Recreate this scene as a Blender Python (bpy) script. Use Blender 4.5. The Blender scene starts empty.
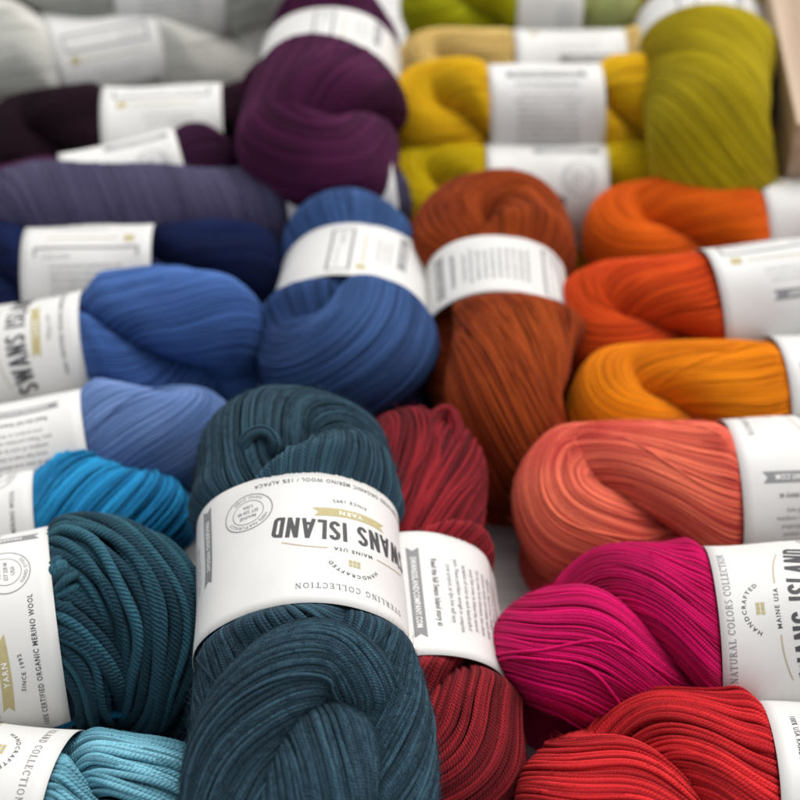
import bpy, bmesh, math, random
import numpy as np
from mathutils import Vector, Matrix

# ------------------------------------------------------------------ camera, sky, sun, exposure
S = 0.01                                   # everything below is in centimetres
SC = bpy.context.scene
PITCH = math.radians(42.0)
FPX = 1500.0                               # focal length in pixels of an 800 px wide picture
CAMH = 53.0
cam_d = bpy.data.cameras.new('camera')
cam_d.sensor_width = 36.0
cam_d.lens = FPX / 800 * 36.0
cam_d.clip_start = 0.02
cam_d.clip_end = 50.0
cam = bpy.data.objects.new('camera', cam_d)
SC.collection.objects.link(cam)
cam.location = (0, 0, CAMH * S)
cam.rotation_euler = (math.pi / 2 - PITCH, 0, 0)
SC.camera = cam
cam_d.dof.use_dof = True
cam_d.dof.focus_distance = 0.552
cam_d.dof.aperture_fstop = 7.0

world = bpy.data.worlds.new('World')
SC.world = world
world.use_nodes = True
wn, wl = world.node_tree.nodes, world.node_tree.links
bg = wn['Background']
sky = wn.new('ShaderNodeTexSky')
sky.sky_type = 'NISHITA'
sky.sun_disc = False
SUN_EL, SUN_AZ = math.radians(62), math.radians(35)     # azimuth clockwise from +y
sky.sun_elevation = SUN_EL
sky.sun_rotation = SUN_AZ
sky.air_density = 1.0
sky.dust_density = 4.0
sky.ozone_density = 1.0
hsv = wn.new('ShaderNodeHueSaturation')                  # an overcast sky is nearly grey
hsv.inputs['Saturation'].default_value = 0.18
wl.new(sky.outputs[0], hsv.inputs['Color'])
wl.new(hsv.outputs[0], bg.inputs['Color'])
bg.inputs['Strength'].default_value = 0.15
sun_d = bpy.data.lights.new('sun', 'SUN')
sun_d.energy = 0.95
sun_d.angle = math.radians(60)
sun_d.color = (1.0, 0.96, 0.90)
sun = bpy.data.objects.new('sun', sun_d)
SC.collection.objects.link(sun)
sdir = Vector((math.sin(SUN_AZ) * math.cos(SUN_EL), math.cos(SUN_AZ) * math.cos(SUN_EL), math.sin(SUN_EL)))
sun.rotation_euler = sdir.to_track_quat('Z', 'Y').to_euler()
SC.view_settings.view_transform = 'Standard'
SC.view_settings.look = 'None'
SC.view_settings.gamma = 1.0
SC.view_settings.exposure = 0.52
SC.render.engine = 'CYCLES'

CAMP = np.array([0, 0, CAMH])
FWD = np.array([0, math.cos(PITCH), -math.sin(PITCH)])
UP = np.array([0, math.sin(PITCH), math.cos(PITCH)])


def P(px, py, z):
    """the world point (cm) at height z under pixel (px, py) of the 800 px picture"""
    d = FWD + np.array([1.0, 0, 0]) * (px - 400) / FPX + UP * (400 - py) / FPX
    return CAMP + d * (CAMH - z) / (-d[2])


# ------------------------------------------------------------------ materials
def lin(c):
    return tuple(((v / 255) / 12.92 if v <= 10 else (((v / 255) + 0.055) / 1.055) ** 2.4) for v in c)


def node_mat(name):
    m = bpy.data.materials.new(name)
    m.use_nodes = True
    nt = m.node_tree
    return m, nt.nodes, nt.links, nt.nodes['Principled BSDF']


def math_node(n, l, op, a, b=None):
    x = n.new('ShaderNodeMath')
    x.operation = op
    for i, v in enumerate((a, b)):
        if v is None:
            continue
        if isinstance(v, (int, float)):
            x.inputs[i].default_value = v
        else:
            l.new(v, x.inputs[i])
    return x.outputs[0]


def yarn_material(name, c1, c2, ply=3, bump=0.0005, vary=1.0, nscale=16.0):
    """dyed wool: two dye tones drifting along the skein, a tone of its own per strand, plies as a twisted bump"""
    m, n, l, p = node_mat(name)
    at = n.new('ShaderNodeAttribute'); at.attribute_name = 'tint'
    tc = n.new('ShaderNodeTexCoord')
    no = n.new('ShaderNodeTexNoise'); no.inputs['Scale'].default_value = nscale
    no.inputs['Detail'].default_value = 3.0
    l.new(tc.outputs['Object'], no.inputs['Vector'])
    uv = n.new('ShaderNodeUVMap'); uv.uv_map = 'yarn'
    sep = n.new('ShaderNodeSeparateXYZ'); l.new(uv.outputs['UV'], sep.inputs[0])
    # dye tone
    f = math_node(n, l, 'MULTIPLY_ADD', no.outputs['Fac'], 2.2)
    n.active = None
    f.node.inputs[2].default_value = -0.85
    g = math_node(n, l, 'MULTIPLY_ADD', at.outputs['Fac'], 0.7)
    g.node.inputs[2].default_value = -0.1
    h = math_node(n, l, 'ADD', f, g); h.node.use_clamp = True
    mix = n.new('ShaderNodeMix'); mix.data_type = 'RGBA'
    l.new(h, mix.inputs[0])
    mix.inputs[6].default_value = (*c1, 1); mix.inputs[7].default_value = (*c2, 1)
    # strand tone
    hv = n.new('ShaderNodeHueSaturation')
    val = math_node(n, l, 'MULTIPLY_ADD', at.outputs['Fac'], 0.62 * vary)
    val.node.inputs[2].default_value = 1.0 - 0.30 * vary
    l.new(mix.outputs[2], hv.inputs['Color'])
    l.new(hv.outputs[0], p.inputs['Base Color'])
    p.inputs['Roughness'].default_value = 0.85
    p.inputs['Specular IOR Level'].default_value = 0.1
    p.inputs['Sheen Weight'].default_value = 0.12
    p.inputs['Sheen Roughness'].default_value = 0.5
    p.inputs['Sheen Tint'].default_value = (*[min(1, 0.25 + 0.9 * v) for v in c2], 1)
    # plies: diagonal ridges round each strand, and fine fibre noise along it
    a = math_node(n, l, 'MULTIPLY', sep.outputs[0], 2 * math.pi * 0.4 * ply)
    b = math_node(n, l, 'MULTIPLY', sep.outputs[1], 2 * math.pi * ply)
    jit = n.new('ShaderNodeTexNoise'); jit.inputs['Scale'].default_value = 180.0
    l.new(tc.outputs['Object'], jit.inputs['Vector'])
    b = math_node(n, l, 'ADD', b, math_node(n, l, 'MULTIPLY', at.outputs['Fac'], 60.0))
    b = math_node(n, l, 'ADD', b, math_node(n, l, 'MULTIPLY', jit.outputs['Fac'], 5.0))
    s = math_node(n, l, 'SINE', math_node(n, l, 'ADD', a, b))
    fn = n.new('ShaderNodeTexNoise'); fn.inputs['Scale'].default_value = 4.0
    fn.inputs['Detail'].default_value = 3.0
    cmb = n.new('ShaderNodeCombineXYZ')
    l.new(math_node(n, l, 'MULTIPLY', sep.outputs[0], 1.2), cmb.inputs[0])
    l.new(math_node(n, l, 'MULTIPLY', sep.outputs[1], 6.0), cmb.inputs[1])
    l.new(math_node(n, l, 'MULTIPLY', at.outputs['Fac'], 37.0), cmb.inputs[2])
    l.new(cmb.outputs[0], fn.inputs['Vector'])
    fk = math_node(n, l, 'MULTIPLY_ADD', fn.outputs['Fac'], 0.5)      # flecks: fibres that took the dye differently
    fk.node.inputs[2].default_value = 0.75
    l.new(math_node(n, l, 'MULTIPLY', val, fk), hv.inputs['Value'])
    hsum = math_node(n, l, 'MULTIPLY_ADD', s, 0.5)
    l.new(math_node(n, l, 'MULTIPLY', fn.outputs['Fac'], 1.5), hsum.node.inputs[2])
    bp = n.new('ShaderNodeBump'); bp.inputs['Strength'].default_value = 0.9
    bp.inputs['Distance'].default_value = bump
    l.new(hsum, bp.inputs['Height'])
    l.new(bp.outputs[0], p.inputs['Normal'])
    return m


def paper_material():
    m, n, l, p = node_mat('label_paper')
    tc = n.new('ShaderNodeTexCoord')
    no = n.new('ShaderNodeTexNoise'); no.inputs['Scale'].default_value = 35.0; no.inputs['Detail'].default_value = 5
    l.new(tc.outputs['Object'], no.inputs['Vector'])
    cr = n.new('ShaderNodeValToRGB')
    cr.color_ramp.elements[0].position = 0.3; cr.color_ramp.elements[0].color = (0.575, 0.568, 0.545, 1)
    cr.color_ramp.elements[1].position = 0.7; cr.color_ramp.elements[1].color = (0.63, 0.623, 0.60, 1)
    l.new(no.outputs['Fac'], cr.inputs[0]); l.new(cr.outputs[0], p.inputs['Base Color'])
    p.inputs['Roughness'].default_value = 0.55
    p.inputs['Specular IOR Level'].default_value = 0.35
    n2 = n.new('ShaderNodeTexNoise'); n2.inputs['Scale'].default_value = 28.0; n2.inputs['Detail'].default_value = 6
    l.new(tc.outputs['Object'], n2.inputs['Vector'])
    bp = n.new('ShaderNodeBump'); bp.inputs['Strength'].default_value = 0.25; bp.inputs['Distance'].default_value = 0.002
    l.new(n2.outputs['Fac'], bp.inputs['Height']); l.new(bp.outputs[0], p.inputs['Normal'])
    return m


def ink_material(name, col, rough=0.6):
    m, n, l, p = node_mat(name)
    no = n.new('ShaderNodeTexNoise'); no.inputs['Scale'].default_value = 400.0
    cr = n.new('ShaderNodeValToRGB')
    cr.color_ramp.elements[0].color = (*[v * 0.88 for v in col], 1)
    cr.color_ramp.elements[1].color = (*[min(1, v * 1.12) for v in col], 1)
    tc = n.new('ShaderNodeTexCoord'); l.new(tc.outputs['Object'], no.inputs['Vector'])
    l.new(no.outputs['Fac'], cr.inputs[0]); l.new(cr.outputs[0], p.inputs['Base Color'])
    p.inputs['Roughness'].default_value = rough
    p.inputs['Specular IOR Level'].default_value = 0.3
    return m


PAPER = paper_material()
INK = ink_material('dark_grey_ink', (0.055, 0.055, 0.058))
GOLD = ink_material('gold_ink', (0.40, 0.345, 0.17))
TAN = ink_material('tan_ink', (0.42, 0.35, 0.25))
WHITE = ink_material('knockout_white', (0.72, 0.71, 0.68))
GREY = ink_material('mid_grey_ink', (0.20, 0.20, 0.205))
LABEL_MATS = [PAPER, INK, GOLD, TAN, WHITE, GREY]
M_INK, M_GOLD, M_TAN, M_WHITE, M_GREY = 1, 2, 3, 4, 5


# ------------------------------------------------------------------ flat lettering (x, y, height above the paper)
class Flat:
    def __init__(self):
        self.v, self.f, self.m, self.n = [], [], [], 0

    def add(self, v, faces, mat):
        v = np.asarray(v, float)
        self.v.append(v)
        self.f += [[i + self.n for i in f] for f in faces]
        self.m += [mat] * len(faces)
        self.n += len(v)

    def arrays(self):
        return np.concatenate(self.v), self.f, self.m


_TEXT = {}


def text_flat(s, cap, bold=0.0, xs=1.0, track=1.0, res=2):
    """flat filled lettering, cap height cap, centred on x = 0, baseline y = 0"""
    key = (s, bold, track, res)
    if key not in _TEXT:
        cu = bpy.data.curves.new('lettering', 'FONT')
        cu.body = s; cu.size = 1.0; cu.offset = bold; cu.space_character = track
        cu.resolution_u = res; cu.fill_mode = 'FRONT'
        ob = bpy.data.objects.new('lettering', cu)
        SC.collection.objects.link(ob)
        bpy.context.view_layer.update()
        ev = ob.evaluated_get(bpy.context.evaluated_depsgraph_get())
        me = ev.to_mesh()
        v = np.array([p.co[:] for p in me.vertices]).reshape(-1, 3)[:, :2]
        f = [list(p.vertices) for p in me.polygons]
        ev.to_mesh_clear()
        bpy.data.objects.remove(ob); bpy.data.curves.remove(cu)
        _TEXT[key] = (v, f)
    v, f = _TEXT[key]
    k = cap / 0.70
    w = v * k
    w = w * np.array([xs, 1.0])
    w[:, 0] -= (w[:, 0].max() + w[:, 0].min()) / 2
    return np.c_[w, np.zeros(len(w))], f


def strip(pts, w, closed=False, h=0.0):
    """a mitred stroke of width w through pts"""
    p = np.asarray(pts, float)
    n = len(p)
    d = np.zeros_like(p)
    for i in range(n):
        a = p[i] - p[i - 1] if (i > 0 or closed) else None
        b = p[(i + 1) % n] - p[i] if (i < n - 1 or closed) else None
        ua = a / np.linalg.norm(a) if a is not None else None
        ub = b / np.linalg.norm(b) if b is not None else None
        if ua is None: t = ub; k = 1
        elif ub is None: t = ua; k = 1
        else:
            t = ua + ub; t = t / max(1e-6, np.linalg.norm(t)); k = 1 / max(0.4, float(np.dot(t, ub)))
        d[i] = np.array([-t[1], t[0]]) * k
    v = np.concatenate([p + d * w / 2, p - d * w / 2])
    v = np.c_[v, np.full(2 * n, h)]
    m = n if closed else n - 1
    return v, [[n + i, n + (i + 1) % n, (i + 1) % n, i] for i in range(m)]


def arc_pts(cx, cy, rx, ry, a0, a1, n=8):
    return [(cx + rx * math.cos(math.radians(a0 + (a1 - a0) * i / n)), cy + ry * math.sin(math.radians(a0 + (a1 - a0) * i / n))) for i in range(n + 1)]


# condensed sign-painter capitals for the big word mark: width, strokes in a box 1 high
def cond_glyph(c):
    w, t = 0.40, 0.155
    q = t / 2
    if c == 'S':
        r = w / 2 - q
        return w, [arc_pts(w / 2, 0.76, r, 0.24 - q, 0, 180) + arc_pts(w / 2, 0.70, r, 0.12, 190, 240, 3) + arc_pts(w / 2, 0.30, r, 0.12, 60, -10, 3) + arc_pts(w / 2, 0.24, r, 0.24 - q, 0, -180)]
    if c == 'D':
        return w, [[(q, 0), (q, 1)], [(q + t * 0.45, 1 - q)] + arc_pts(w / 2 + 0.02, 0.78, w / 2 - q - 0.02, 0.22 - q, 90, 0, 5) + arc_pts(w / 2 + 0.02, 0.22, w / 2 - q - 0.02, 0.22 - q, 0, -90, 5) + [(q + t * 0.45, q)]]
    if c == 'W':
        return 0.62, [[(0.05, 1), (0.18, 0.0)], [(0.17, 0.0), (0.31, 0.93)], [(0.31, 0.93), (0.45, 0.0)], [(0.44, 0.0), (0.57, 1)]]
    if c == 'A':
        return 0.46, [[(0.05, 0), (0.23, 1)], [(0.23, 1), (0.41, 0)], [(0.12, 0.26), (0.34, 0.26)]]
    if c == 'N':
        return 0.44, [[(q, 0), (q, 1)], [(q, 0.97), (0.44 - q, 0.03)], [(0.44 - q, 0), (0.44 - q, 1)]]
    if c == 'I':
        return t, [[(q, 0), (q, 1)]]
    if c == 'L':
        return 0.34, [[(q, 0), (q, 1)], [(q + t * 0.45, q), (0.34, q)]]
    return 0.22, []


# book capitals with serifs: thick and thin strokes, in a box 1 high
def serif_glyph(c):
    T, t = 0.17, 0.075
    def stem(x, b=True, u=True):
        o = [([(x, 0), (x, 1)], T)]
        if b: o.append(([(x - 0.17, t / 2), (x + 0.17, t / 2)], t))
        if u: o.append(([(x - 0.17, 1 - t / 2), (x + 0.17, 1 - t / 2)], t))
        return o
    if c == 'I': return 0.40, stem(0.2)
    if c == 'L': return 0.66, stem(0.2) + [([(0.28, t / 2), (0.62, t / 2)], t), ([(0.60, 0), (0.60, 0.26)], t)]
    if c == 'T': return 0.72, stem(0.36, True, False) + [([(0.03, 1 - t / 2), (0.69, 1 - t / 2)], t), ([(0.055, 1), (0.055, 0.74)], t), ([(0.665, 1), (0.665, 0.74)], t)]
    if c == 'E': return 0.68, stem(0.2) + [([(0.28, t / 2), (0.63, t / 2)], t), ([(0.61, 0), (0.61, 0.25)], t), ([(0.28, 1 - t / 2), (0.60, 1 - t / 2)], t), ([(0.58, 1), (0.58, 0.77)], t), ([(0.28, 0.53), (0.48, 0.53)], t), ([(0.47, 0.42), (0.47, 0.64)], t * 0.8)]
    if c == 'R': return 0.76, stem(0.2) + [([(0.28, 1 - t / 2)] + arc_pts(0.38, 0.76, 0.19, 0.24 - t / 2, 90, -90, 8) + [(0.28, 0.52 + t / 2)], 0.10), ([(0.40, 0.52), (0.66, 0.0)], T * 0.9), ([(0.58, t / 2), (0.76, t / 2)], t)]
    if c == 'N': return 0.84, [([(0.16, 0), (0.16, 1)], t), ([(0.02, t / 2), (0.30, t / 2)], t), ([(0.02, 1 - t / 2), (0.22, 1 - t / 2)], t), ([(0.14, 1), (0.68, 0)], T), ([(0.68, 0), (0.68, 1)], t), ([(0.54, 1 - t / 2), (0.82, 1 - t / 2)], t)]
    if c == 'U': return 0.82, [([(0.18, 1), (0.18, 0.34)] + arc_pts(0.42, 0.32, 0.24, 0.27, 180, 360, 8) + [(0.66, 1)], 0.12), ([(0.04, 1 - t / 2), (0.34, 1 - t / 2)], t), ([(0.54, 1 - t / 2), (0.80, 1 - t / 2)], t)]
    if c == 'A': return 0.80, [([(0.14, 0), (0.40, 1)], t), ([(0.38, 1), (0.66, 0)], T), ([(0.22, 0.30), (0.56, 0.30)], t), ([(0.02, t / 2), (0.26, t / 2)], t), ([(0.52, t / 2), (0.80, t / 2)], t)]
    if c == 'O': return 0.84, [(arc_pts(0.42, 0.5, 0.32, 0.45, 0, 360, 20), 0.13)]
    if c == 'C': return 0.76, [(arc_pts(0.42, 0.5, 0.32, 0.45, 45, 315, 16), 0.13), ([(0.66, 0.98), (0.66, 0.68)], t)]
    if c == 'G': return 0.84, [(arc_pts(0.42, 0.5, 0.32, 0.45, 45, 315, 16), 0.13), ([(0.66, 0.98), (0.66, 0.68)], t), ([(0.67, 0.02), (0.67, 0.42)], 0.14), ([(0.52, 0.42), (0.80, 0.42)], t)]
    if c == 'D': return 0.84, stem(0.2) + [([(0.28, 1 - t / 2)] + arc_pts(0.40, 0.5, 0.32, 0.5 - t / 2, 90, -90, 12) + [(0.28, t / 2)], 0.11)]
    if c == 'S': return 0.60, [(arc_pts(0.30, 0.74, 0.20, 0.21, 30, 200, 8) + arc_pts(0.30, 0.26, 0.22, 0.21, 60, -150, 10), 0.125)]
    return 0.34, []


def glyph_text(s, cap, fn, gap, strokew=None):
    x, items = 0.0, []
    for c in s:
        w, st = fn(c)
        for k, e in enumerate(st):
            pts, sw = (e, strokew) if strokew else e
            items.append(([(x + a, b) for a, b in pts], sw, 0.0015 * (k % 4)))
        x += w + gap
    tot = x - gap
    V, F, n = [], [], 0
    for pts, sw, h in items:
        v, f = strip(np.array(pts), sw)
        v[:, 0] -= tot / 2
        v[:, :2] *= cap
        v[:, 2] = h
        V.append(v); F += [[i + n for i in q] for q in f]; n += len(v)
    return np.concatenate(V), F


def arch(v, rho, up=True):
    """bend flat lettering round a circle of radius rho: up arches like a rainbow, else like a smile"""
    v = v.copy()
    th = v[:, 0] / rho
    if up:
        v[:, 0], v[:, 1] = (rho + v[:, 1]) * np.sin(th), (rho + v[:, 1]) * np.cos(th) - rho
    else:
        v[:, 0], v[:, 1] = (rho - v[:, 1]) * np.sin(th), rho - (rho - v[:, 1]) * np.cos(th)
    return v


def slice_u(v, f, step=0.22):
    """cut faces into narrow columns so that they can follow the paper's curve"""
    bm = bmesh.new()
    bv = [bm.verts.new(p) for p in v]
    for q in f:
        try: bm.faces.new([bv[i] for i in q])
        except ValueError: pass
    lo, hi = v[:, 0].min(), v[:, 0].max()
    for k in range(math.ceil(lo / step), math.floor(hi / step) + 1):
        bmesh.ops.bisect_plane(bm, geom=bm.verts[:] + bm.edges[:] + bm.faces[:], plane_co=(k * step, 0, 0), plane_no=(1, 0, 0), dist=1e-6)
    lo, hi = v[:, 1].min(), v[:, 1].max()
    for k in range(math.ceil(lo / 0.5), math.floor(hi / 0.5) + 1):
        bmesh.ops.bisect_plane(bm, geom=bm.verts[:] + bm.edges[:] + bm.faces[:], plane_co=(0, k * 0.5, 0), plane_no=(0, 1, 0), dist=1e-6)
    bm.verts.index_update()
    out = np.array([p.co[:] for p in bm.verts]), [[p.index for p in q.verts] for q in bm.faces]
    bm.free()
    return out


def rot90(v):
    """lettering whose baseline runs along the label's height"""
    return np.c_[-v[:, 1], v[:, 0], v[:, 2]]


_LAYOUT = {}


def label_layout(title, wool, wool_v=-2.85):
    """the printing of one label, laid out flat: u along the band, v across it"""
    key = (title, wool, wool_v)
    if key in _LAYOUT:
        return _LAYOUT[key]
    F = Flat()

    def put(vf, u, v, mat, h=0.0, cut=False, turn=False):
        w, f = vf
        w = w.copy()
        if turn: w = rot90(w)
        w = w + np.array([u, v, h])
        if cut: w, f = slice_u(w, f)
        F.add(w, f, mat)

    def ribbon(length, hgt, notch=0.22):
        a, b = length / 2, hgt / 2
        v = np.array([(-a, -b, 0), (-a + notch, 0, 0), (-a, b, 0), (a, b, 0), (a - notch, 0, 0), (a, -b, 0)])
        return v, [[0, 5, 4, 1], [1, 4, 3, 2]]

    # title and word mark
    tv, tf = glyph_text(title, 0.29, serif_glyph, 0.18 if len(title) < 22 else 0.09)
    put((tv, tf), 0, 2.62, M_GREY, cut=True)
    v, f = text_flat('HANDCRAFTED', 0.17, 0.014, track=1.45)
    put((arch(v, 1.05, True), f), 0, 1.92, M_INK)
    for i in range(3):
        for j in range(2):
            x, y = (i - 1) * 0.17, (j - 0.5) * 0.19
            q = np.array([(x - 0.07, y - 0.075, 0), (x + 0.07, y - 0.075, 0), (x + 0.07, y + 0.075, 0), (x - 0.07, y + 0.075, 0)])
            put((q, [[0, 1, 2, 3]]), 0, 1.36, M_GOLD)
    v, f = text_flat('MAINE USA', 0.18, 0.014, track=1.3)
    put((arch(v, 9.0, True), f), 0, 0.62, M_INK)
    for s in (-1, 1):
        put(strip([(s * (1.05 + 0.22 * k), -0.006 * k * k) for k in range(9)], 0.06), 0, 0.66, M_TAN, cut=True)
    wv, wf = glyph_text('SWANS ISLAND', 1.08, cond_glyph, 0.085, 0.15)
    put((arch(wv, 18.0, True), wf), 0, -0.86, M_INK, cut=True)
    rv, rf = slice_u(*ribbon(3.1, 0.46))
    put((arch(rv, 14.0, False), rf), 0, -1.42, M_GOLD)
    v, f = text_flat('YARN', 0.23, 0.02, track=1.25)
    v, f = slice_u(v, f)
    put((arch(v, 14.0, False), f), 0, -1.53, M_WHITE, 0.006)
    v, f = text_flat('SINCE 1992', 0.17, 0.014, track=1.3)
    put((arch(v, 2.8, False), f), 0, -2.22, M_INK)
    v, f = text_flat(wool, 0.22, 0.016, xs=0.78, track=1.2)
    put((v, f), 0.2, wool_v, M_INK)
    # round stamp
    for r, w in ((1.02, 0.045), (0.66, 0.03)):
        put(strip(arc_pts(0, 0, r, r, 0, 360, 40)[:-1], w, True), 4.15, -1.85, M_GREY, cut=True)
    v, f = text_flat('100% NATURALLY', 0.15, 0.006, track=1.1)
    put((arch(v, 0.77, True), f), 4.15, -1.85 + 0.77, M_GREY)
    v, f = text_flat('HAND DYED', 0.15, 0.006, track=1.2)
    put((arch(v, 0.92, False), f), 4.15, -1.85 - 0.92, M_GREY)
    put(text_flat('MAINE', 0.17, 0.012), 4.15, -1.65, M_GREY)
    put(text_flat('EST 228 MI', 0.17, 0.012, xs=0.8), 4.15, -1.94, M_GREY)
    put(text_flat('USA', 0.17, 0.012), 4.15, -2.23, M_GREY)
    # weight ribbon and washing lines, reading across the band
    put(ribbon(4.3, 0.50), 6.2, -1.2, M_GREY, 0, True, True)
    put(text_flat('FINGERING WEIGHT', 0.23, 0.02, xs=0.85, track=1.1), 6.31, -1.2, M_WHITE, 0.006, True, True)
    for k, s in enumerate(('Approx. 525 yds / 100 grams', 'US 2 - 4 needles, 7 - 8 sts = 1 in', 'Hand wash in cool water, dry flat')):
        put(text_flat(s, 0.15, 0.0, track=1.05, res=1), 7.0 + 0.31 * k, -0.4, M_GREY, 0, False, True)
    # colour box with its gold bars
    q = np.array([(-0.2, -0.2, 0), (0.2, -0.2, 0), (0.2, 0.2, 0), (-0.2, 0.2, 0)])
    put((q * np.array([1.5, 1.2, 1]), [[0, 1, 2, 3]]), 8.35, 2.4, M_GOLD, 0, True, True)
    put(strip([(-1.1, 0), (3.0, 0)], 0.07), 8.3, -1.2, M_GOLD, 0, True, True)
    put(strip([(-2.9, -0.55), (2.9, -0.55), (2.9, 0.55), (-2.9, 0.55)], 0.15, True), 9.5, 0, M_GREY, 0, True, True)
    put(text_flat('COLOR', 0.26, 0.01, track=1.4), 9.58, -1.7, M_GREY, 0, True, True)
    put(strip([(-0.4, 0), (2.5, 0)], 0.04), 9.62, 0, M_GREY, 0, True, True)
    # story panel, reading across the band on the other side
    put(ribbon(5.4, 0.52), -5.2, 0, M_GREY, 0, True, True)
    put(text_flat('SWANSISLANDCOMPANY.COM', 0.24, 0.018, xs=0.82, track=1.08), -5.08, 0, M_WHITE, 0.006, True, True)
    put(text_flat('Read the full Swans Island story at', 0.24, 0.018, xs=0.78, track=1.08), -5.92, 0, M_INK, 0, True, True)
    story = ('Our yarns are spun from organic merino', 'and dyed by hand in small batches with', 'natural colors, so every skein is a little', 'different. Expect some change of tone', 'between skeins and within each skein.', 'For an even look alternate two skeins', 'every few rows to blend the natural', 'variation of color in each handcrafted', 'yarn. Please purchase enough to complete', 'your project, as dye lots will vary.')
    for k, s in enumerate(story):
        put(text_flat(s, 0.20, 0.016, xs=0.82, track=1.08, res=1), -6.55 - 0.36 * (len(story) - 1 - k), 0, M_GREY, 0, False, True)
    _LAYOUT[key] = F.arrays()
    return _LAYOUT[key]


# ------------------------------------------------------------------ yarn geometry
class Acc:
    """tubes gathered into one mesh: points, quads, uv and a tone per strand"""
    def __init__(self):
        self.v, self.q, self.uv, self.t, self.n = [], [], [], [], 0

    def tubes(self, pts, rad, normal, closed, sides, d, tint, ply=0, pitch=2.0):
        """pts: strands x rings x 3 centres, normal: the same shape, roughly across the strand"""
        n, m, _ = pts.shape
        if closed:
            tan = np.roll(pts, -1, 1) - np.roll(pts, 1, 1)
        else:
            tan = np.gradient(pts, axis=1)
        tan /= np.linalg.norm(tan, axis=2, keepdims=True) + 1e-9
        nn = normal - (normal * tan).sum(2, keepdims=True) * tan
        nn /= np.linalg.norm(nn, axis=2, keepdims=True) + 1e-9
        bb = np.cross(tan, nn)
        seg = np.linalg.norm(np.diff(pts, axis=1), axis=2)
        sl = np.concatenate([np.zeros((n, 1)), np.cumsum(seg, 1)], 1) / d
        a = np.arange(sides) * 2 * math.pi / sides
        rr = np.asarray(rad, float)
        if rr.ndim == 0: rr = np.full((n, m), float(rr))
        r4 = rr[:, :, None] * np.ones(sides)
        if ply:
            ph = ply * a[None, None, :] + 2 * math.pi * 0.4 * ply * sl[:, :, None]
            r4 = r4 * (0.88 + 0.15 * np.abs(np.cos(ph / 2)) ** 0.8)
        v = pts[:, :, None, :] + r4[..., None] * (np.cos(a)[None, None, :, None] * nn[:, :, None, :] + np.sin(a)[None, None, :, None] * bb[:, :, None, :])
        mm = m if closed else m - 1
        I = np.arange(n)[:, None, None] * m * sides
        J = np.arange(mm)[None, :, None]
        K = np.arange(sides)[None, None, :]
        J2, K2 = (J + 1) % m, (K + 1) % sides
        q = np.stack([I + J * sides + K, I + J * sides + K2, I + J2 * sides + K2, I + J2 * sides + K], -1).reshape(-1, 4) + self.n
        if closed:
            last = sl[:, -1:] + np.linalg.norm(pts[:, :1] - pts[:, -1:], axis=2) / d
            sle = np.concatenate([sl, last], 1)
        else:
            sle = sl
        U0 = np.broadcast_to(sle[:, :mm, None], (n, mm, sides)); U1 = np.broadcast_to(sle[:, 1:mm + 1, None], (n, mm, sides))
        V0 = np.broadcast_to((K / sides), (n, mm, sides)); V1 = np.broadcast_to(((K + 1) / sides), (n, mm, sides))
        uv = np.stack([np.stack([U0, V0], -1), np.stack([U0, V1], -1), np.stack([U1, V1], -1), np.stack([U1, V0], -1)], 3).reshape(-1, 2)
        self.v.append(v.reshape(-1, 3)); self.q.append(q); self.uv.append(uv)
        self.t.append(np.repeat(np.asarray(tint, float), m * sides))
        self.n += n * m * sides

    def build(self, name, mat, parent):
        v = (np.concatenate(self.v) * S).astype(np.float32)
        q = np.concatenate(self.q).astype(np.int32)
        me = bpy.data.meshes.new(name)
        me.vertices.add(len(v)); me.vertices.foreach_set('co', v.ravel())
        me.loops.add(q.size); me.loops.foreach_set('vertex_index', q.ravel())
        me.polygons.add(len(q)); me.polygons.foreach_set('loop_start', np.arange(0, q.size, 4, dtype=np.int32))
        me.update(calc_edges=True)
        me.polygons.foreach_set('use_smooth', np.ones(len(q), dtype=bool))
        uvl = me.uv_layers.new(name='yarn')
        uvl.data.foreach_set('uv', np.concatenate(self.uv).astype(np.float32).ravel())
        at = me.attributes.new('tint', 'FLOAT', 'POINT')
        at.data.foreach_set('value', np.concatenate(self.t).astype(np.float32))
        me.materials.append(mat)
        ob = bpy.data.objects.new(name, me)
        SC.collection.objects.link(ob)
        ob.parent = parent
        return ob


def resample(p, step, closed, r=None, smooth=0):
    p = np.asarray(p, float)
    if closed:
        p = np.vstack([p, p[:1]])
        if r is not None: r = np.append(r, r[0])
    s = np.r_[0, np.cumsum(np.linalg.norm(np.diff(p, axis=0), axis=1))]
    m = max(8, int(round(s[-1] / step)))
    x = np.linspace(0, s[-1], m, endpoint=False) if closed else np.linspace(0, s[-1], m)
    q = np.stack([np.interp(x, s, p[:, i]) for i in range(3)], 1)
    rr = np.interp(x, s, r) if r is not None else None
    for _ in range(smooth):
        if closed:
            q = 0.25 * np.roll(q, 1, 0) + 0.5 * q + 0.25 * np.roll(q, -1, 0)
        else:
            q[1:-1] = 0.25 * q[:-2] + 0.5 * q[1:-1] + 0.25 * q[2:]
    return q, rr, s[-1]


def spline(pts, k=12):
    """Catmull-Rom through control points (x, y, z, r)"""
    p = np.asarray(pts, float)
    p = np.vstack([2 * p[0] - p[1], p, 2 * p[-1] - p[-2]])
    out = []
    for i in range(1, len(p) - 2):
        for t in np.linspace(0, 1, k, endpoint=False):
            a, b, c, d = p[i - 1], p[i], p[i + 1], p[i + 2]
            out.append(0.5 * (2 * b + (c - a) * t + (2 * a - 5 * b + 4 * c - d) * t * t + (3 * b - a - 3 * c + d) * t ** 3))
    out.append(p[-2])
    return np.array(out)


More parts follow.
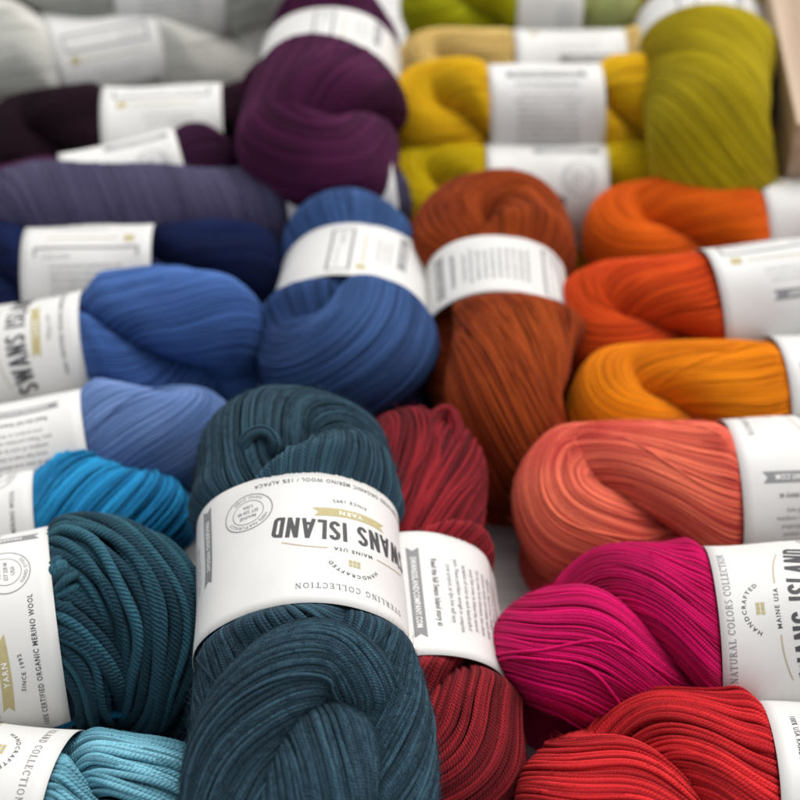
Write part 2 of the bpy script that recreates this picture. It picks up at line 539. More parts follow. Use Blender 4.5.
def frames(p, closed):
    m = len(p)
    tan = (np.roll(p, -1, 0) - np.roll(p, 1, 0)) if closed else np.gradient(p, axis=0)
    tan /= np.linalg.norm(tan, axis=1, keepdims=True) + 1e-9
    n = np.zeros_like(p)
    a = np.cross(tan[0], [0, 0, 1.0])
    if np.linalg.norm(a) < 0.2: a = np.cross(tan[0], [0, 1.0, 0])
    n[0] = a / np.linalg.norm(a)
    for i in range(1, m):
        v = n[i - 1] - np.dot(n[i - 1], tan[i]) * tan[i]
        n[i] = v / np.linalg.norm(v)
    hol = 0.0
    if closed:
        v = n[-1] - np.dot(n[-1], tan[0]) * tan[0]
        b0 = np.cross(tan[0], n[0])
        hol = math.atan2(np.dot(v, b0), np.dot(v, n[0]))
    b = np.cross(tan, n)
    return n, b, hol


def wander(rng, n, x, kmax, amp, closed, roll=1.0):
    """a smooth random drift per strand along x in 0..1"""
    o = np.zeros((n, len(x)))
    for k in range(1, kmax + 1):
        kk = k if closed else k * 0.77
        o += rng.normal(0, 1, (n, 1)) / k ** roll * np.sin(2 * math.pi * (kk * x[None, :] + rng.random((n, 1))))
    return o * amp


def bundle(acc, path, rad, d, twist, rng, closed=True, squeeze=None, sides=6, step=0.25, ply=0, layers=2, loose=3, lock=1.0, messy=1.0, fuzz=None, near=False, clear=0.0, dense=1.0):
    """one lobe of a skein: strands of thickness d laid round a path, twisted, with a solid core below"""
    p, r, length = resample(path, step, closed, np.broadcast_to(rad, (len(path),)).astype(float), smooth=int(2 * (0.65 / step) ** 2) if closed else int(0.5 / step))
    n, b, hol = frames(p, closed)
    m = len(p)
    x = np.arange(m) / m if closed else np.linspace(0, 1, m)
    tw = 2 * math.pi * twist * x + (-hol * x if closed else 0)
    km = max(4, int(length / 2.8))
    # broad swellings and grooves that follow the strands
    gm = rng.integers(3, 8, 5); gp = rng.random(5) * 6.28; ga = rng.normal(0, 1, 5)
    for lay in range(layers):
        rl = r - (lay + 0.5) * d * (0.85 if lay else 1.0)
        N = max(6, int(dense * 2 * math.pi * float(np.mean(rl)) / (d * (0.97 if lay == 0 else 1.0))))
        th0 = 2 * math.pi * (np.arange(N) + 0.5 * (lay % 2)) / N
        th = th0[:, None] + tw[None, :] + wander(rng, N, x, km, 0.55 * messy * d / float(np.mean(rl)), closed, 0.6)
        # neighbours drift together as locks
        lw = wander(rng, 7, x, 3, 1.0, closed, 0.8)
        for j in range(7):
            th += 0.035 * lock * lw[j][None, :] * np.sin((j + 2) * th0 + gp[j % 5])[:, None]
        rho = rl[None, :] + wander(rng, N, x, km, 0.10 * messy * d, closed, 0.5)
        gr = 0.5 * sum(ga[j] * np.sin(gm[j] * th0 + gp[j])[:, None] * (0.6 + 0.4 * np.sin(2 * math.pi * x * (1 + j) + gp[j]))[None, :] for j in range(5))
        rho = rho + 0.055 * lock * gr * (0.5 if lay else 1)
        c, s_ = np.cos(th), np.sin(th)
        nor = c[..., None] * n[None] + s_[..., None] * b[None]
        pts = p[None] + rho[..., None] * nor
        if squeeze: pts = squeeze(pts)
        sd = sides if lay == 0 else max(4, sides - 2)
        dd = d * (1 + rng.normal(0, 0.08, (N, 1)) + wander(rng, N, x, km * 2, 0.035, closed, 0.3))
        tint = rng.random(N)
        if lay == 0 or not ply:
            acc.tubes(pts, dd * (0.60 if near else 0.56), nor, closed, sd, d, tint, ply)
        else:
            acc.tubes(pts[:, ::2], dd[:, ::2] * 0.60, nor[:, ::2], closed, sd, d, tint, 0)
        if lay == 0 and fuzz:
            fuzz_fibres(acc, pts, nor, d, fuzz, rng, clear)
    # a few strands that stray across the others
    if loose:
        nl = loose
        lx = x
        th0 = rng.random(nl) * 2 * math.pi
        th = th0[:, None] + tw[None, :] + wander(rng, nl, lx, max(3, km // 2), 0.35, closed, 0.9)
        rho = (r + 0.22 * d)[None, :] + wander(rng, nl, lx, km, 0.10 * d, closed, 0.5)
        nor = np.cos(th)[..., None] * n[None] + np.sin(th)[..., None] * b[None]
        pts = p[None] + rho[..., None] * nor
        if squeeze: pts = squeeze(pts)
        acc.tubes(pts, d * 0.5, nor, closed, sides, d, rng.random(nl), ply)
    core = p[None].copy()
    cr = np.maximum(0.2, r - (layers + 0.15) * d)[None]
    if squeeze:
        cr = cr * 0.94
    k = max(1, int(0.4 / step))
    acc.tubes(core[:, ::k], cr[:, ::k], n[None][:, ::k], closed, 14, d, [0.3])


def fuzz_fibres(acc, pts, nor, d, count, rng, clear):
    n, m, _ = pts.shape
    i = rng.integers(0, n, count); j = rng.integers(2, m - 3, count)
    a = pts[i, j]; nn = nor[i, j]
    ok = np.abs(a[:, 0]) > clear
    i, j, a, nn = i[ok], j[ok], a[ok], nn[ok]
    count = len(a)
    t = pts[i, j + 1] - pts[i, j - 1]
    t /= np.linalg.norm(t, axis=1, keepdims=True) + 1e-9
    side = np.cross(nn, t)
    L = rng.uniform(0.15, 0.75, (count, 1))
    dirv = t * rng.choice([-1, 1], (count, 1)) * rng.uniform(0.5, 1, (count, 1)) + side * rng.normal(0, 0.55, (count, 1)) + nn * rng.uniform(0.02, 0.75, (count, 1)) ** 1.5
    dirv /= np.linalg.norm(dirv, axis=1, keepdims=True)
    bend = nn * rng.uniform(-0.5, 0.1, (count, 1)) + side * rng.normal(0, 0.5, (count, 1))
    st = a + nn * d * 0.42
    q = np.stack([st + dirv * L * s + bend * L * s * s * 0.7 for s in (0, 0.33, 0.67, 1.0)], 1)
    rad = np.stack([np.full(count, x) for x in (0.0065, 0.0060, 0.0050, 0.003)], 1)
    acc.tubes(q, rad, np.broadcast_to(nn[:, None], q.shape).copy(), False, 3, d, 0.7 + 0.6 * rng.random(count))


# ------------------------------------------------------------------ a skein: yarn + paper band
def ellipse_table(ra, rb):
    t = np.linspace(-2 * math.pi, 2 * math.pi, 4001)
    pts = np.stack([ra * np.cos(t), rb * np.sin(t)], 1)
    s = np.r_[0, np.cumsum(np.linalg.norm(np.diff(pts, axis=0), axis=1))]
    return t, s


def make_band(parent, ra, rb, x0, w, layout, psi, sgn, uface, seed, vs=0.0, flap=None):
    """the paper band: a closed sleeve with thickness and, printed on it, the lettering"""
    rng = np.random.default_rng(seed)
    t_tab, s_tab = ellipse_table(ra, rb)
    s_psi = np.interp(psi, t_tab, s_tab)
    ph = rng.random(4) * 6.28

    def surf(u, v, h):
        s = s_psi + sgn * (u - uface)
        per = s_tab[2000] - s_tab[0]
        s = s_tab[0] + per * 0.5 + np.mod(s - s_tab[0] - per * 0.5, per)
        t = np.interp(s, s_tab, t_tab)
        c, si = np.cos(t), np.sin(t)
        n = np.stack([c * rb, si * ra], -1)
        n /= np.linalg.norm(n, axis=-1, keepdims=True)
        wob = 0.05 * np.sin(2 * t + ph[0]) + 0.035 * np.sin(3 * t + ph[1] + 0.15 * v)
        fl = 0.03 * (np.abs(v) / (w / 2)) ** 3 + 0.05 * np.sin(1.1 * v + 2.0 * t + ph[3]) * np.sin(3 * t + ph[0])
        x = x0 + sgn * v + 0.05 * np.sin(t + ph[2])
        y = ra * c + n[..., 0] * (h + wob + fl)
        z = rb * si + n[..., 1] * (h + wob + fl)
        return np.stack([x, y, z], -1)

    nu, nv = 150, 14
    per = s_tab[2000] - s_tab[0]
    U = np.linspace(0, per, nu, endpoint=False)[:, None] * np.ones((1, nv + 1)) - per / 2
    V = np.linspace(-w / 2, w / 2, nv + 1)[None, :] * np.ones((nu, 1))
    out = surf(U, V, np.zeros_like(U)); inn = surf(U, V, np.full_like(U, -0.022))
    verts = np.concatenate([out.reshape(-1, 3), inn.reshape(-1, 3)])
    faces = []
    o = nu * (nv + 1)
    for i in range(nu):
        k = (i + 1) % nu
        for j in range(nv):
            a, b, c, d = i * (nv + 1) + j, k * (nv + 1) + j, k * (nv + 1) + j + 1, i * (nv + 1) + j + 1
            faces.append((a, b, c, d)); faces.append((o + d, o + c, o + b, o + a))
        a, b = i * (nv + 1), k * (nv + 1)
        faces.append((a, o + a, o + b, b))
        faces.append((a + nv, b + nv, o + b + nv, o + a + nv))
    mats = [0] * len(faces)
    V_, F_, n_ = [verts], list(faces), len(verts)
    if flap:                                   # a loose paper end standing off the band
        u0, du, lift = flap
        a = np.linspace(0, 1, 12)
        UU = u0 - du * a[:, None] * np.ones((1, 9)); VV = np.linspace(-w / 2, w / 2, 9)[None] * np.ones((12, 1))
        HH = 0.02 + lift * (a ** 1.6)[:, None] * np.ones((1, 9))
        top = surf(UU, VV, HH).reshape(-1, 3); bot = surf(UU, VV, HH - 0.03).reshape(-1, 3)
        q = []
        for i in range(11):
            for j in range(8):
                e = i * 9 + j
                q.append((e, e + 1, e + 10, e + 9)); q.append((108 + e, 108 + e + 9, 108 + e + 10, 108 + e + 1))
            q.append((i * 9, i * 9 + 9, 108 + i * 9 + 9, 108 + i * 9)); q.append((i * 9 + 8, 108 + i * 9 + 8, 108 + i * 9 + 17, i * 9 + 17))
        for j in range(8):
            q.append((99 + j, 99 + j + 1, 207 + j + 1, 207 + j))
        V_ += [top, bot]; F_ += [tuple(i + n_ for i in f) for f in q]; mats += [0] * len(q); n_ += 216
    lv, lf, lm = layout
    keep = np.abs(lv[:, 0] - 0) < per / 2 - 0.1
    pv = surf(lv[:, 0], (lv[:, 1] + np.where(lv[:, 1] > 2.5, vs, np.where(lv[:, 1] > -2.7, 1.4 * vs, 0))) * (w / 7.4), 0.010 + lv[:, 2])
    V_.append(pv)
    for f, mm in zip(lf, lm):
        if all(keep[i] for i in f):
            F_.append(tuple(i + n_ for i in f)); mats.append(mm)
    me = bpy.data.meshes.new('label')
    me.from_pydata((np.concatenate(V_) * S).tolist(), [], F_)
    for m in LABEL_MATS: me.materials.append(m)
    me.polygons.foreach_set('material_index', np.array(mats, dtype=np.int32))
    me.polygons.foreach_set('use_smooth', np.ones(len(F_), dtype=bool))
    me.update()
    ob = bpy.data.objects.new('label', me)
    SC.collection.objects.link(ob)
    ob.parent = parent
    return ob


def twisted_path(xa, xb, off, turns_per_cm, phi, xc, capk=0.85):
    """centre line of a hank doubled and twisted on itself: two passes joined by a fold at each end"""
    xs = np.linspace(xa, xb, 80)
    ph = phi + 2 * math.pi * turns_per_cm * (xs - xc)
    o = off
    one = np.stack([xs, o * np.cos(ph), o * np.sin(ph)], 1)
    two = np.stack([xs, -o * np.cos(ph), -o * np.sin(ph)], 1)[::-1]
    t = np.linspace(0, math.pi, 14)[1:-1]
    capb = np.stack([xb + o * capk * np.sin(t), o * np.cos(t) * math.cos(ph[-1]), o * np.cos(t) * math.sin(ph[-1])], 1)
    capa = np.stack([xa - o * capk * np.sin(t), -o * np.cos(t) * math.cos(ph[0]), -o * np.cos(t) * math.sin(ph[0])], 1)
    return np.vstack([one, capb, two, capa])


def skein(label, c1, c2, A, B, R, a2=None, d=0.22, T=0.055, crease=5.0, twist=-2, band=(1.0, 1.0), w=6.9, title='NATURAL COLORS COLLECTION', wool='100% CERTIFIED ORGANIC MERINO WOOL', wool_v=-2.85, s=-1, uface=0.0, seed=1, near=False, ply=3, lock=1.0, messy=1.0, custom=None, generic=True, xspan=None, fuzz=0, vary=1.0, flap=None, name='yarn_skein', group='skeins of dyed yarn', fat=1.0, nscale=16.0, bump=None, loose=3, zs=1.0, plygeo=False, turn=0.0, ties=None, vs=0.0):
    """A: end of the skein that shows, B: where the band begins; both (px, py, z)"""
    rng = np.random.default_rng(seed)
    A = P(*A); B = P(*B)
    ex = (B - A) / np.linalg.norm(B - A)
    ey = np.cross([0, 0, 1.0], ex); ey /= np.linalg.norm(ey)
    ez = np.cross(ex, ey)
    a = float(np.linalg.norm(B - A))
    a2 = a if a2 is None else a2
    C = B + ex * w / 2
    base = C - ez * R
    M = Matrix(((ex[0], ey[0], ez[0], base[0] * S), (ex[1], ey[1], ez[1], base[1] * S), (ex[2], ey[2], ez[2], base[2] * S), (0, 0, 0, 1)))
    root = bpy.data.objects.new(name, None)
    SC.collection.objects.link(root)
    root.matrix_world = M
    root.empty_display_size = 0.03
    root['label'] = label; root['category'] = 'yarn skein'; root['group'] = group
    up = np.array([0, 0, R])                       # the empty sits at the skein's base
    vd = CAMP - C
    psi = math.atan2(float(np.dot(vd, ez)), float(np.dot(vd, ey)))
    ra, rb = R * band[0], R * band[1]
    hw = w / 2

    def plump(p):
        q = p.copy()
        f = phi + 2 * math.pi * T * (q[..., 0] - xc)
        k = 0.16 + 0.24 * np.clip(1 - (np.abs(q[..., 0]) - hw) / 2.6, 0, 1)
        across = -q[..., 1] * np.sin(f) + q[..., 2] * np.cos(f)
        q[..., 1] += -np.sin(f) * across * k
        q[..., 2] += np.cos(f) * across * k
        return squeeze(q)

    def squeeze(p):
        q = p.copy()
        m = np.sqrt((q[..., 1] / ra) ** 2 + (q[..., 2] / rb) ** 2) + 1e-9
        over = np.clip((np.abs(q[..., 0]) - hw + 0.15) / (3.2 * fat), 0, 1)
        lim = 0.955 - 0.5 * d / R + 1.3 * over ** 1.15
        new = np.where(m > lim * 0.8, lim * 0.8 + (lim * 0.2) * np.tanh((m - lim * 0.8) / (lim * 0.2)), m)
        q[..., 1:] *= (new / m)[..., None]
        q[..., 2] *= zs
        # yarn lies flat where it rests
        q[..., 2] = np.where(q[..., 2] < -0.92 * R, -0.92 * R + 0.25 * (q[..., 2] + 0.92 * R), q[..., 2])
        q[..., 2] += R
        return q

    acc = Acc()
    off, r = 0.46 * R, 0.585 * R
    kw = dict(near=near, clear=hw + 0.95, d=d, squeeze=squeeze, lock=lock, messy=messy, loose=loose)
    if near:
        kw.update(sides=max(8, int(2.6 * ply)) if plygeo else 8, step=0.07 if plygeo else max(0.09, d * 0.4), ply=ply if plygeo else 0)
    else:
        kw.update(sides=5, step=0.3)
    if generic:
        xa, xb = xspan if xspan else (-(a + hw), a2 + hw)
        xa += off * 0.85 + r; xb -= off * 0.85 + r
        phi = psi + math.pi / 2 + math.radians(turn)
        xc = -(a + hw) + crease
        path = twisted_path(xa, xb, off, T, phi, xc)
        k = len(path)
        rad = r * (1 + 0.05 * np.sin(np.linspace(0, 2 * math.pi, k) * 3 + seed) + 0.03 * np.sin(np.linspace(0, 2 * math.pi, k) * 7 + 2 * seed))
        bundle(acc, path, rad, twist=twist, rng=rng, closed=True, fuzz=fuzz, **dict(kw, squeeze=plump, dense=1.22))
    for pts, tw in (custom or []):
        sp = spline(pts)
        kk = dict(kw)
        bundle(acc, sp[:, :3], sp[:, 3], twist=tw, rng=rng, closed=False, fuzz=int(fuzz * 0.5), **kk)
    mat = yarn_material('dyed_wool', c1, c2, ply, bump if bump else d * S * (0.22 if near else 0.2), vary, nscale)
    acc.build('yarn', mat, root)
    for pts, rr, n, td in (ties or []):
        loc = []
        for px, py, z in pts:
            g = P(px, py, z) - base
            loc.append((np.dot(g, ex), np.dot(g, ey), np.dot(g, ez), rr))
        sp = spline(loc)
        ta = Acc()
        bundle(ta, sp[:, :3], sp[:, 3], td, n, rng, closed=False, sides=7, step=0.08, layers=1, loose=2, lock=0.6, messy=1.3, near=True)
        ta.build('tie_strand', mat, root)
    lab = make_band(root, ra, rb, 0.0, w, label_layout(title, wool, wool_v), psi, s, uface, seed, vs, flap)
    lab.location = (0, 0, R * S)
    return root


def c(r, g, b, k=1.0, grey=0.0):
    v = lin((r, g, b))
    y = 0.3 * v[0] + 0.5 * v[1] + 0.2 * v[2]
    return tuple((a * (1 - grey) + y * grey) * k for a in v)


# ------------------------------------------------------------------ the table and the tray edge
def box(name, x0, x1, y0, y1, z0, z1, mat, bev=0.2):
    bm = bmesh.new()
    bmesh.ops.create_cube(bm, size=1)
    for v in bm.verts:
        v.co = Vector(((x0 + x1) / 2 + v.co.x * (x1 - x0), (y0 + y1) / 2 + v.co.y * (y1 - y0), (z0 + z1) / 2 + v.co.z * (z1 - z0))) * S
    bmesh.ops.bevel(bm, geom=bm.edges[:], offset=bev * S, segments=3, affect='EDGES', profile=0.7)
    me = bpy.data.meshes.new(name)
    bm.to_mesh(me); bm.free()
    me.materials.append(mat)
    ob = bpy.data.objects.new(name, me)
    SC.collection.objects.link(ob)
    return ob


def table_material():
    m, n, l, p = node_mat('painted_table')
    tc = n.new('ShaderNodeTexCoord')
    mp = n.new('ShaderNodeMapping'); mp.inputs['Scale'].default_value = (6, 60, 6)
    l.new(tc.outputs['Object'], mp.inputs[0])
    no = n.new('ShaderNodeTexNoise'); no.inputs['Scale'].default_value = 2.0; no.inputs['Detail'].default_value = 6
    l.new(mp.outputs[0], no.inputs['Vector'])
    cr = n.new('ShaderNodeValToRGB')
    cr.color_ramp.elements[0].position = 0.35; cr.color_ramp.elements[0].color = (0.42, 0.41, 0.40, 1)
    cr.color_ramp.elements[1].position = 0.65; cr.color_ramp.elements[1].color = (0.58, 0.57, 0.56, 1)
    l.new(no.outputs['Fac'], cr.inputs[0]); l.new(cr.outputs[0], p.inputs['Base Color'])
    p.inputs['Roughness'].default_value = 0.6
    bp = n.new('ShaderNodeBump'); bp.inputs['Strength'].default_value = 0.3; bp.inputs['Distance'].default_value = 0.0008
    l.new(no.outputs['Fac'], bp.inputs['Height']); l.new(bp.outputs[0], p.inputs['Normal'])
    return m


def wood_material():
    m, n, l, p = node_mat('bare_wood')
    tc = n.new('ShaderNodeTexCoord')
    mp = n.new('ShaderNodeMapping'); mp.inputs['Scale'].default_value = (90, 6, 90)
    l.new(tc.outputs['Object'], mp.inputs[0])
    no = n.new('ShaderNodeTexNoise'); no.inputs['Scale'].default_value = 1.0; no.inputs['Detail'].default_value = 6
    l.new(mp.outputs[0], no.inputs['Vector'])
    cr = n.new('ShaderNodeValToRGB')
    cr.color_ramp.elements[0].position = 0.3; cr.color_ramp.elements[0].color = (0.30, 0.20, 0.125, 1)
    cr.color_ramp.elements[1].position = 0.7; cr.color_ramp.elements[1].color = (0.46, 0.34, 0.23, 1)
    l.new(no.outputs['Fac'], cr.inputs[0]); l.new(cr.outputs[0], p.inputs['Base Color'])
    p.inputs['Roughness'].default_value = 0.65
    return m


table = box('table_top', -220, 220, -20, 360, -3.0, -0.02, table_material(), 0.3)
table['kind'] = 'structure'

b0, b1 = P(800, 190, 9), P(763, 0, 9)
ln = np.linalg.norm((b1 - b0)[:2])
board = box('wooden_tray_side', 0, 2.2, 4, ln + 25, 0, 10.5, wood_material(), 0.15)
ang = math.atan2((b1 - b0)[1], (b1 - b0)[0])
board.location = (b0[0] * S, b0[1] * S, 0)
board.rotation_euler = (0, 0, ang - math.pi / 2)
board['label'] = 'light brown wooden tray side at the back beside the olive green skein'
board['category'] = 'wooden board'

# ------------------------------------------------------------------ the skeins
ALPACA = '85% CERTIFIED ORGANIC MERINO WOOL / 15% ALPACA'
# middle, running away from the viewer
skein('dusky teal skein lying on top at the front, its white band printed upside down', c(36, 58, 71), c(52, 80, 94),
      (311, 852, 7.2), (304, 660, 7.4), 4.1, a2=7.6, d=0.142, near=True, seed=3, title='STERLING COLLECTION', wool=ALPACA, wool_v=-3.3,
      uface=2.1, s=-1, band=(1.0, 0.82), w=6.7, fuzz=26000, T=0.05, crease=17, twist=-1, xspan=(-6.0, 10.9), messy=0.55, lock=0.5,
      custom=[([(-12.6, -0.9, -2.4, 1.7), (-12.2, 1.1, -1.3, 1.75), (-10.8, 2.4, 0.2, 1.8), (-8.7, 2.5, 1.6, 1.75), (-6.7, 1.3, 2.5, 1.7), (-5.5, -0.5, 2.5, 1.65), (-6.0, -2.0, 1.6, 1.5), (-7.0, -2.4, 0.3, 1.3)], 0.8),
              ([(-5.2, -0.8, -0.4, 1.5), (-7.3, -0.9, 0.6, 1.75), (-8.9, -0.6, 1.2, 2.0), (-10.5, -0.1, 0.8, 2.1), (-11.6, 0.3, -0.9, 2.0), (-11.8, 0.4, -2.6, 1.9)], -0.7),
              ([(0.0, -1.6, 1.2, 1.9), (-3.6, -2.2, 1.1, 1.85), (-6.8, -2.8, 0.4, 1.8), (-9.6, -2.7, -0.5, 1.8), (-11.6, -1.7, -1.6, 1.8), (-12.2, -0.2, -2.6, 1.8)], 0.9),
              ([(0.0, 1.6, 1.2, 1.9), (-4.0, 2.0, 1.1, 1.9), (-7.2, 2.4, -0.1, 1.8), (-10.0, 2.1, -2.0, 1.7)], -0.6)],
      ties=[([(232, 474, 8.6), (240, 452, 10.4), (250, 436, 11.0), (266, 432, 11.1), (276, 444, 10.9), (272, 456, 10.2), (264, 462, 9.0)], 0.2, 0.8, 0.12)])
skein('dark red skein tucked under the dusky teal one, story text on its band', c(92, 16, 24), c(136, 30, 38),
      (434, 830, 3.3), (421, 704, 3.6), 3.65, a2=8.8, d=0.16, messy=0.45, lock=0.4, near=True, seed=7, uface=-4.9, s=-1, w=6.2, band=(0.97, 0.9), fuzz=6000, twist=-1, T=0.065, crease=4.0, flap=(-9.8, 1.6, 0.5),
      custom=[([(2.4, -0.3, 0.3, 2.2), (5.6, -0.9, 0.8, 2.6), (8.6, -1.3, 0.7, 2.7), (10.6, -1.3, -0.8, 2.4), (11.0, -1.2, -2.6, 2.2), (10.4, -1.2, -4.4, 2.0)], 0.4)],
      ties=[([(434, 462, 7.0), (428, 436, 7.5), (436, 414, 7.6), (450, 410, 7.5), (458, 430, 7.3), (452, 452, 7.1), (440, 464, 6.8)], 0.24, 0.5, 0.17)])
skein('medium blue skein in the middle, between the dusky teal and the plum purple skeins', c(44, 66, 108), c(64, 94, 144),
      (338, 400, 5.6), (349, 332, 5.0), 4.4, a2=5.0, d=0.095, vary=0.6, lock=0.4, messy=0.5, seed=11, uface=8.3, s=-1, w=5.2, band=(0.92, 0.76), T=0.04, crease=0.0, turn=80, twist=-1)
skein('rust brown skein with loose ropes of yarn, right of the royal blue one', c(118, 40, 10), c(168, 74, 24),
      (512, 490, 3.6), (499, 333, 4.9), 4.3, a2=6.8, d=0.095, vary=0.6, lock=1.5, messy=0.9, fuzz=3000, seed=13, uface=-8.0, s=-1, w=4.0, band=(0.86, 0.68), T=0.02, crease=3.0, turn=78, twist=-2)
skein('deep plum purple skein at the top with its band across it', c(54, 14, 44), c(84, 28, 68),
      (312, 194, 8.0), (326, 100, 7.6), 4.5, a2=5.0, d=0.095, vary=0.6, lock=0.4, messy=0.5, seed=17, uface=8.6, s=-1, w=4.6, band=(0.95, 0.8), T=0.07, crease=4.2, twist=-1)
skein('olive green skein at the top right beside the wooden tray side', c(140, 122, 0), c(180, 160, 16),
      (716, 206, 7.0), (704, 78, 6.4), 5.3, a2=5.0, d=0.095, vary=0.6, lock=0.4, messy=0.5, seed=19, uface=9.0, s=-1, w=5.5, T=0.004, crease=4, turn=86, twist=-3, band=(0.8, 0.72))

# left column, running left to right
skein('pale sky blue skein in the bottom left corner', c(84, 142, 160), c(118, 176, 194),
      (232, 850, 3.6), (68, 833, 3.6), 3.75, d=0.2, near=True, seed=23, title='ISLAND COLLECTION', uface=2.9, s=-1, fuzz=5000, twist=-2, T=0.07, crease=3.8)
skein('chunky dark green teal skein with thick ropy strands, left of the dusky teal one', c(27, 58, 72), c(46, 88, 102),
      (222, 606, 4.4), (62, 632, 4.6), 4.4, d=0.36, near=True, plygeo=True, seed=29, uface=1.3, s=1, ply=5, fuzz=3000, twist=-2, T=0.05, crease=3.0, messy=0.6, lock=0.5, band=(1.0, 1.0), loose=3, xspan=(-6.0, 9.0),
      custom=[([(-2.6, -2.0, 1.6, 2.2), (-5.4, -0.6, 2.6, 2.3), (-7.0, 1.3, 1.9, 2.3), (-7.2, 2.9, -0.2, 2.2), (-6.6, 3.2, -2.6, 2.0)], 0.3),
              ([(-2.0, 0.6, 2.4, 1.6), (-3.7, 1.8, 2.3, 1.7), (-4.4, 2.9, 0.9, 1.75), (-4.1, 3.1, -0.9, 1.7), (-3.4, 2.8, -2.6, 1.6)], -0.2)])
skein('deep blue green skein mostly hidden between the chunky teal and pale blue skeins', c(0, 66, 96), c(10, 88, 122),
      (168, 742, 2.2), (-40, 750, 2.2), 2.3, d=0.25, seed=31, uface=-3, s=1, w=6.5)
skein('bright cerulean blue skein peeking out above the chunky dark teal one', c(16, 106, 158), c(36, 138, 186),
      (200, 512, 3.2), (44, 530, 3.2), 3.3, d=0.24, seed=37, uface=1.0, s=1, T=0.05, twist=-7, crease=8, band=(0.86, 0.86))
skein('pale periwinkle blue skein with text lines on its band, below the bright blue one', c(76, 104, 154), c(112, 138, 184),
      (242, 426, 4.4), (95, 454, 4.0), 3.5, d=0.095, vary=0.6, lock=0.4, messy=0.5, seed=41, uface=-8.2, s=1, T=0.05, crease=9, twist=-3, band=(0.92, 0.9))
skein('bright royal blue skein at the left with the word mark on its band', c(52, 82, 140), c(78, 114, 176),
      (273, 322, 5.8), (99, 355, 4.4), 3.75, d=0.095, vary=0.6, lock=0.4, messy=0.5, seed=43, uface=-2.0, s=1, T=0.06, crease=6.5, twist=-2, band=(0.88, 0.86))
skein('navy blue skein with a boxed panel and gold bars on its band', c(12, 22, 54), c(22, 38, 84),
      (292, 276, 4.0), (158, 280, 4.0), 3.1, d=0.095, vary=0.6, lock=0.4, messy=0.5, seed=47, uface=10.8, s=-1, w=6.7, T=0.055)
skein('slate purple skein, long and dull, behind the navy one', c(54, 50, 76), c(78, 74, 100),
      (-40, 248, 4.6), (282, 210, 4.6), 3.9, a2=1.5, d=0.095, vary=0.6, lock=0.4, messy=0.5, seed=53, uface=3.0, s=-1, w=6.0, T=0.02, twist=8, crease=2)
skein('dark violet skein with a narrow white band behind the slate purple one', c(42, 10, 38), c(66, 24, 60),
      (246, 166, 5.9), (186, 180, 5.6), 2.9, a2=9, d=0.095, vary=0.6, lock=0.4, messy=0.5, seed=59, uface=3.0, s=1, w=6.5)
skein('nearly black plum skein at the left edge', c(22, 4, 14), c(38, 10, 26),
      (-20, 148, 5.4), (108, 143, 5.4), 3.2, a2=6, d=0.095, vary=0.6, lock=0.4, messy=0.5, seed=61, uface=6.0, s=-1, w=6.9)
skein('pale grey skein at the top left with a tilted band', c(206, 205, 196), c(224, 223, 214),
      (296, 24, 5.0), (152, 52, 5.0), 4.6, d=0.095, vary=0.6, lock=0.4, messy=0.5, seed=67, uface=8.0, s=1, T=0.03, twist=-1, fat=1.3, band=(0.8, 0.8), w=6.6)
skein('mid grey skein in the very top left corner', c(158, 159, 152), c(184, 185, 176),
      (-60, 14, 8.0), (112, -2, 8.0), 3.4, a2=7, d=0.095, vary=0.6, lock=0.4, messy=0.5, seed=71, uface=-8.0, s=-1)

# right column, running right to left
skein('crimson red skein in the bottom right corner', c(164, 18, 28), c(208, 42, 46),
      (512, 800, 3.9), (758, 806, 3.9), 3.9, d=0.17, vary=0.8, lock=0.2, messy=0.45, near=True, seed=73, uface=2.0, s=1, wool='100% USA RAMBOUILLET WOOL', fuzz=9000, twist=-1, T=0.078, crease=6.9)
skein('magenta pink skein above the crimson one with the word mark on its band', c(158, 0, 66), c(204, 8, 94),
      (486, 652, 3.8), (708, 644, 4.6), 3.95, d=0.128, vary=0.8, lock=0.15, messy=0.4, near=True, seed=79, uface=-1.3, s=-1, w=7.2, vs=0.5, fuzz=9000, twist=0, T=0.08, crease=7.0)
skein('coral orange skein above the magenta one', c(204, 62, 62), c(244, 128, 96),
      (512, 507, 3.8), (726, 498, 4.2), 3.7, d=0.09, vary=0.6, lock=0.3, messy=0.5, fuzz=5000, near=False, seed=83, uface=-6.0, s=-1, T=0.06, crease=5.0, twist=0, band=(0.97, 0.97))
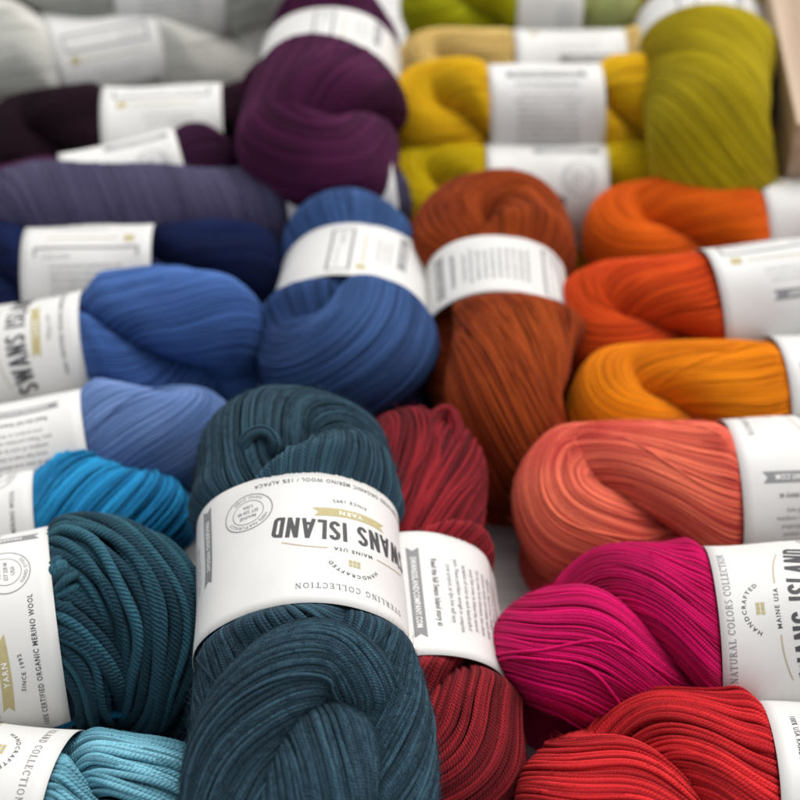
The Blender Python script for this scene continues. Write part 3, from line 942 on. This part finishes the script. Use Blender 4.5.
skein('golden amber skein between the coral and the vermilion one', c(204, 104, 2), c(238, 142, 14),
      (568, 414, 3.8), (770, 406, 3.8), 3.4, d=0.095, vary=0.6, lock=0.4, messy=0.5, seed=89, uface=8.0, s=-1, T=0.055, crease=5.0, twist=-2)
skein('vermilion skein with a big white band, behind the golden amber one', c(188, 54, 8), c(218, 82, 22),
      (550, 338, 4.6), (705, 318, 5.0), 3.3, d=0.095, vary=0.6, lock=0.4, messy=0.5, seed=97, uface=5.6, s=-1, band=(1.05, 1.08))
skein('bright orange skein in front of the olive green one', c(204, 76, 4), c(236, 108, 14),
      (580, 244, 4.4), (752, 234, 4.4), 3.4, d=0.095, vary=0.6, lock=0.4, messy=0.5, seed=101, uface=5.0, s=-1, T=0.05, crease=5.5, band=(0.86, 0.86))
skein('mustard yellow skein beneath the gold one', c(190, 158, 0), c(218, 188, 14),
      (376, 198, 3.2), (484, 198, 3.2), 3.2, a2=6, d=0.095, vary=0.6, lock=0.4, messy=0.5, seed=103, uface=3.0, s=-1)
skein('gold yellow skein with a large white band, left of the olive green one', c(204, 152, 4), c(230, 184, 22),
      (380, 120, 6.0), (487, 119, 6.0), 3.5, a2=6, d=0.095, vary=0.6, lock=0.4, messy=0.5, seed=107, uface=-8.0, s=-1, band=(0.9, 0.9), w=6.6)
skein('pale tan skein peeking out behind the gold one', c(206, 172, 98), c(228, 198, 126),
      (392, 78, 4.5), (512, 78, 4.5), 3.0, a2=7, d=0.095, vary=0.6, lock=0.4, messy=0.5, seed=109, uface=5.0, s=-1)
skein('chartreuse green skein at the top edge', c(150, 150, 2), c(180, 178, 18),
      (396, 4, 6.0), (516, 6, 6.0), 3.0, a2=0.3, d=0.095, vary=0.6, lock=0.4, messy=0.5, seed=113, uface=5.0, s=-1, w=4.2)
skein('pale sage green skein at the top edge beside the olive one', c(150, 158, 92), c(176, 182, 118),
      (612, 34, 5.0), (606, -60, 5.0), 2.6, a2=6, d=0.095, vary=0.6, lock=0.4, messy=0.5, seed=127, uface=5.0, s=-1)
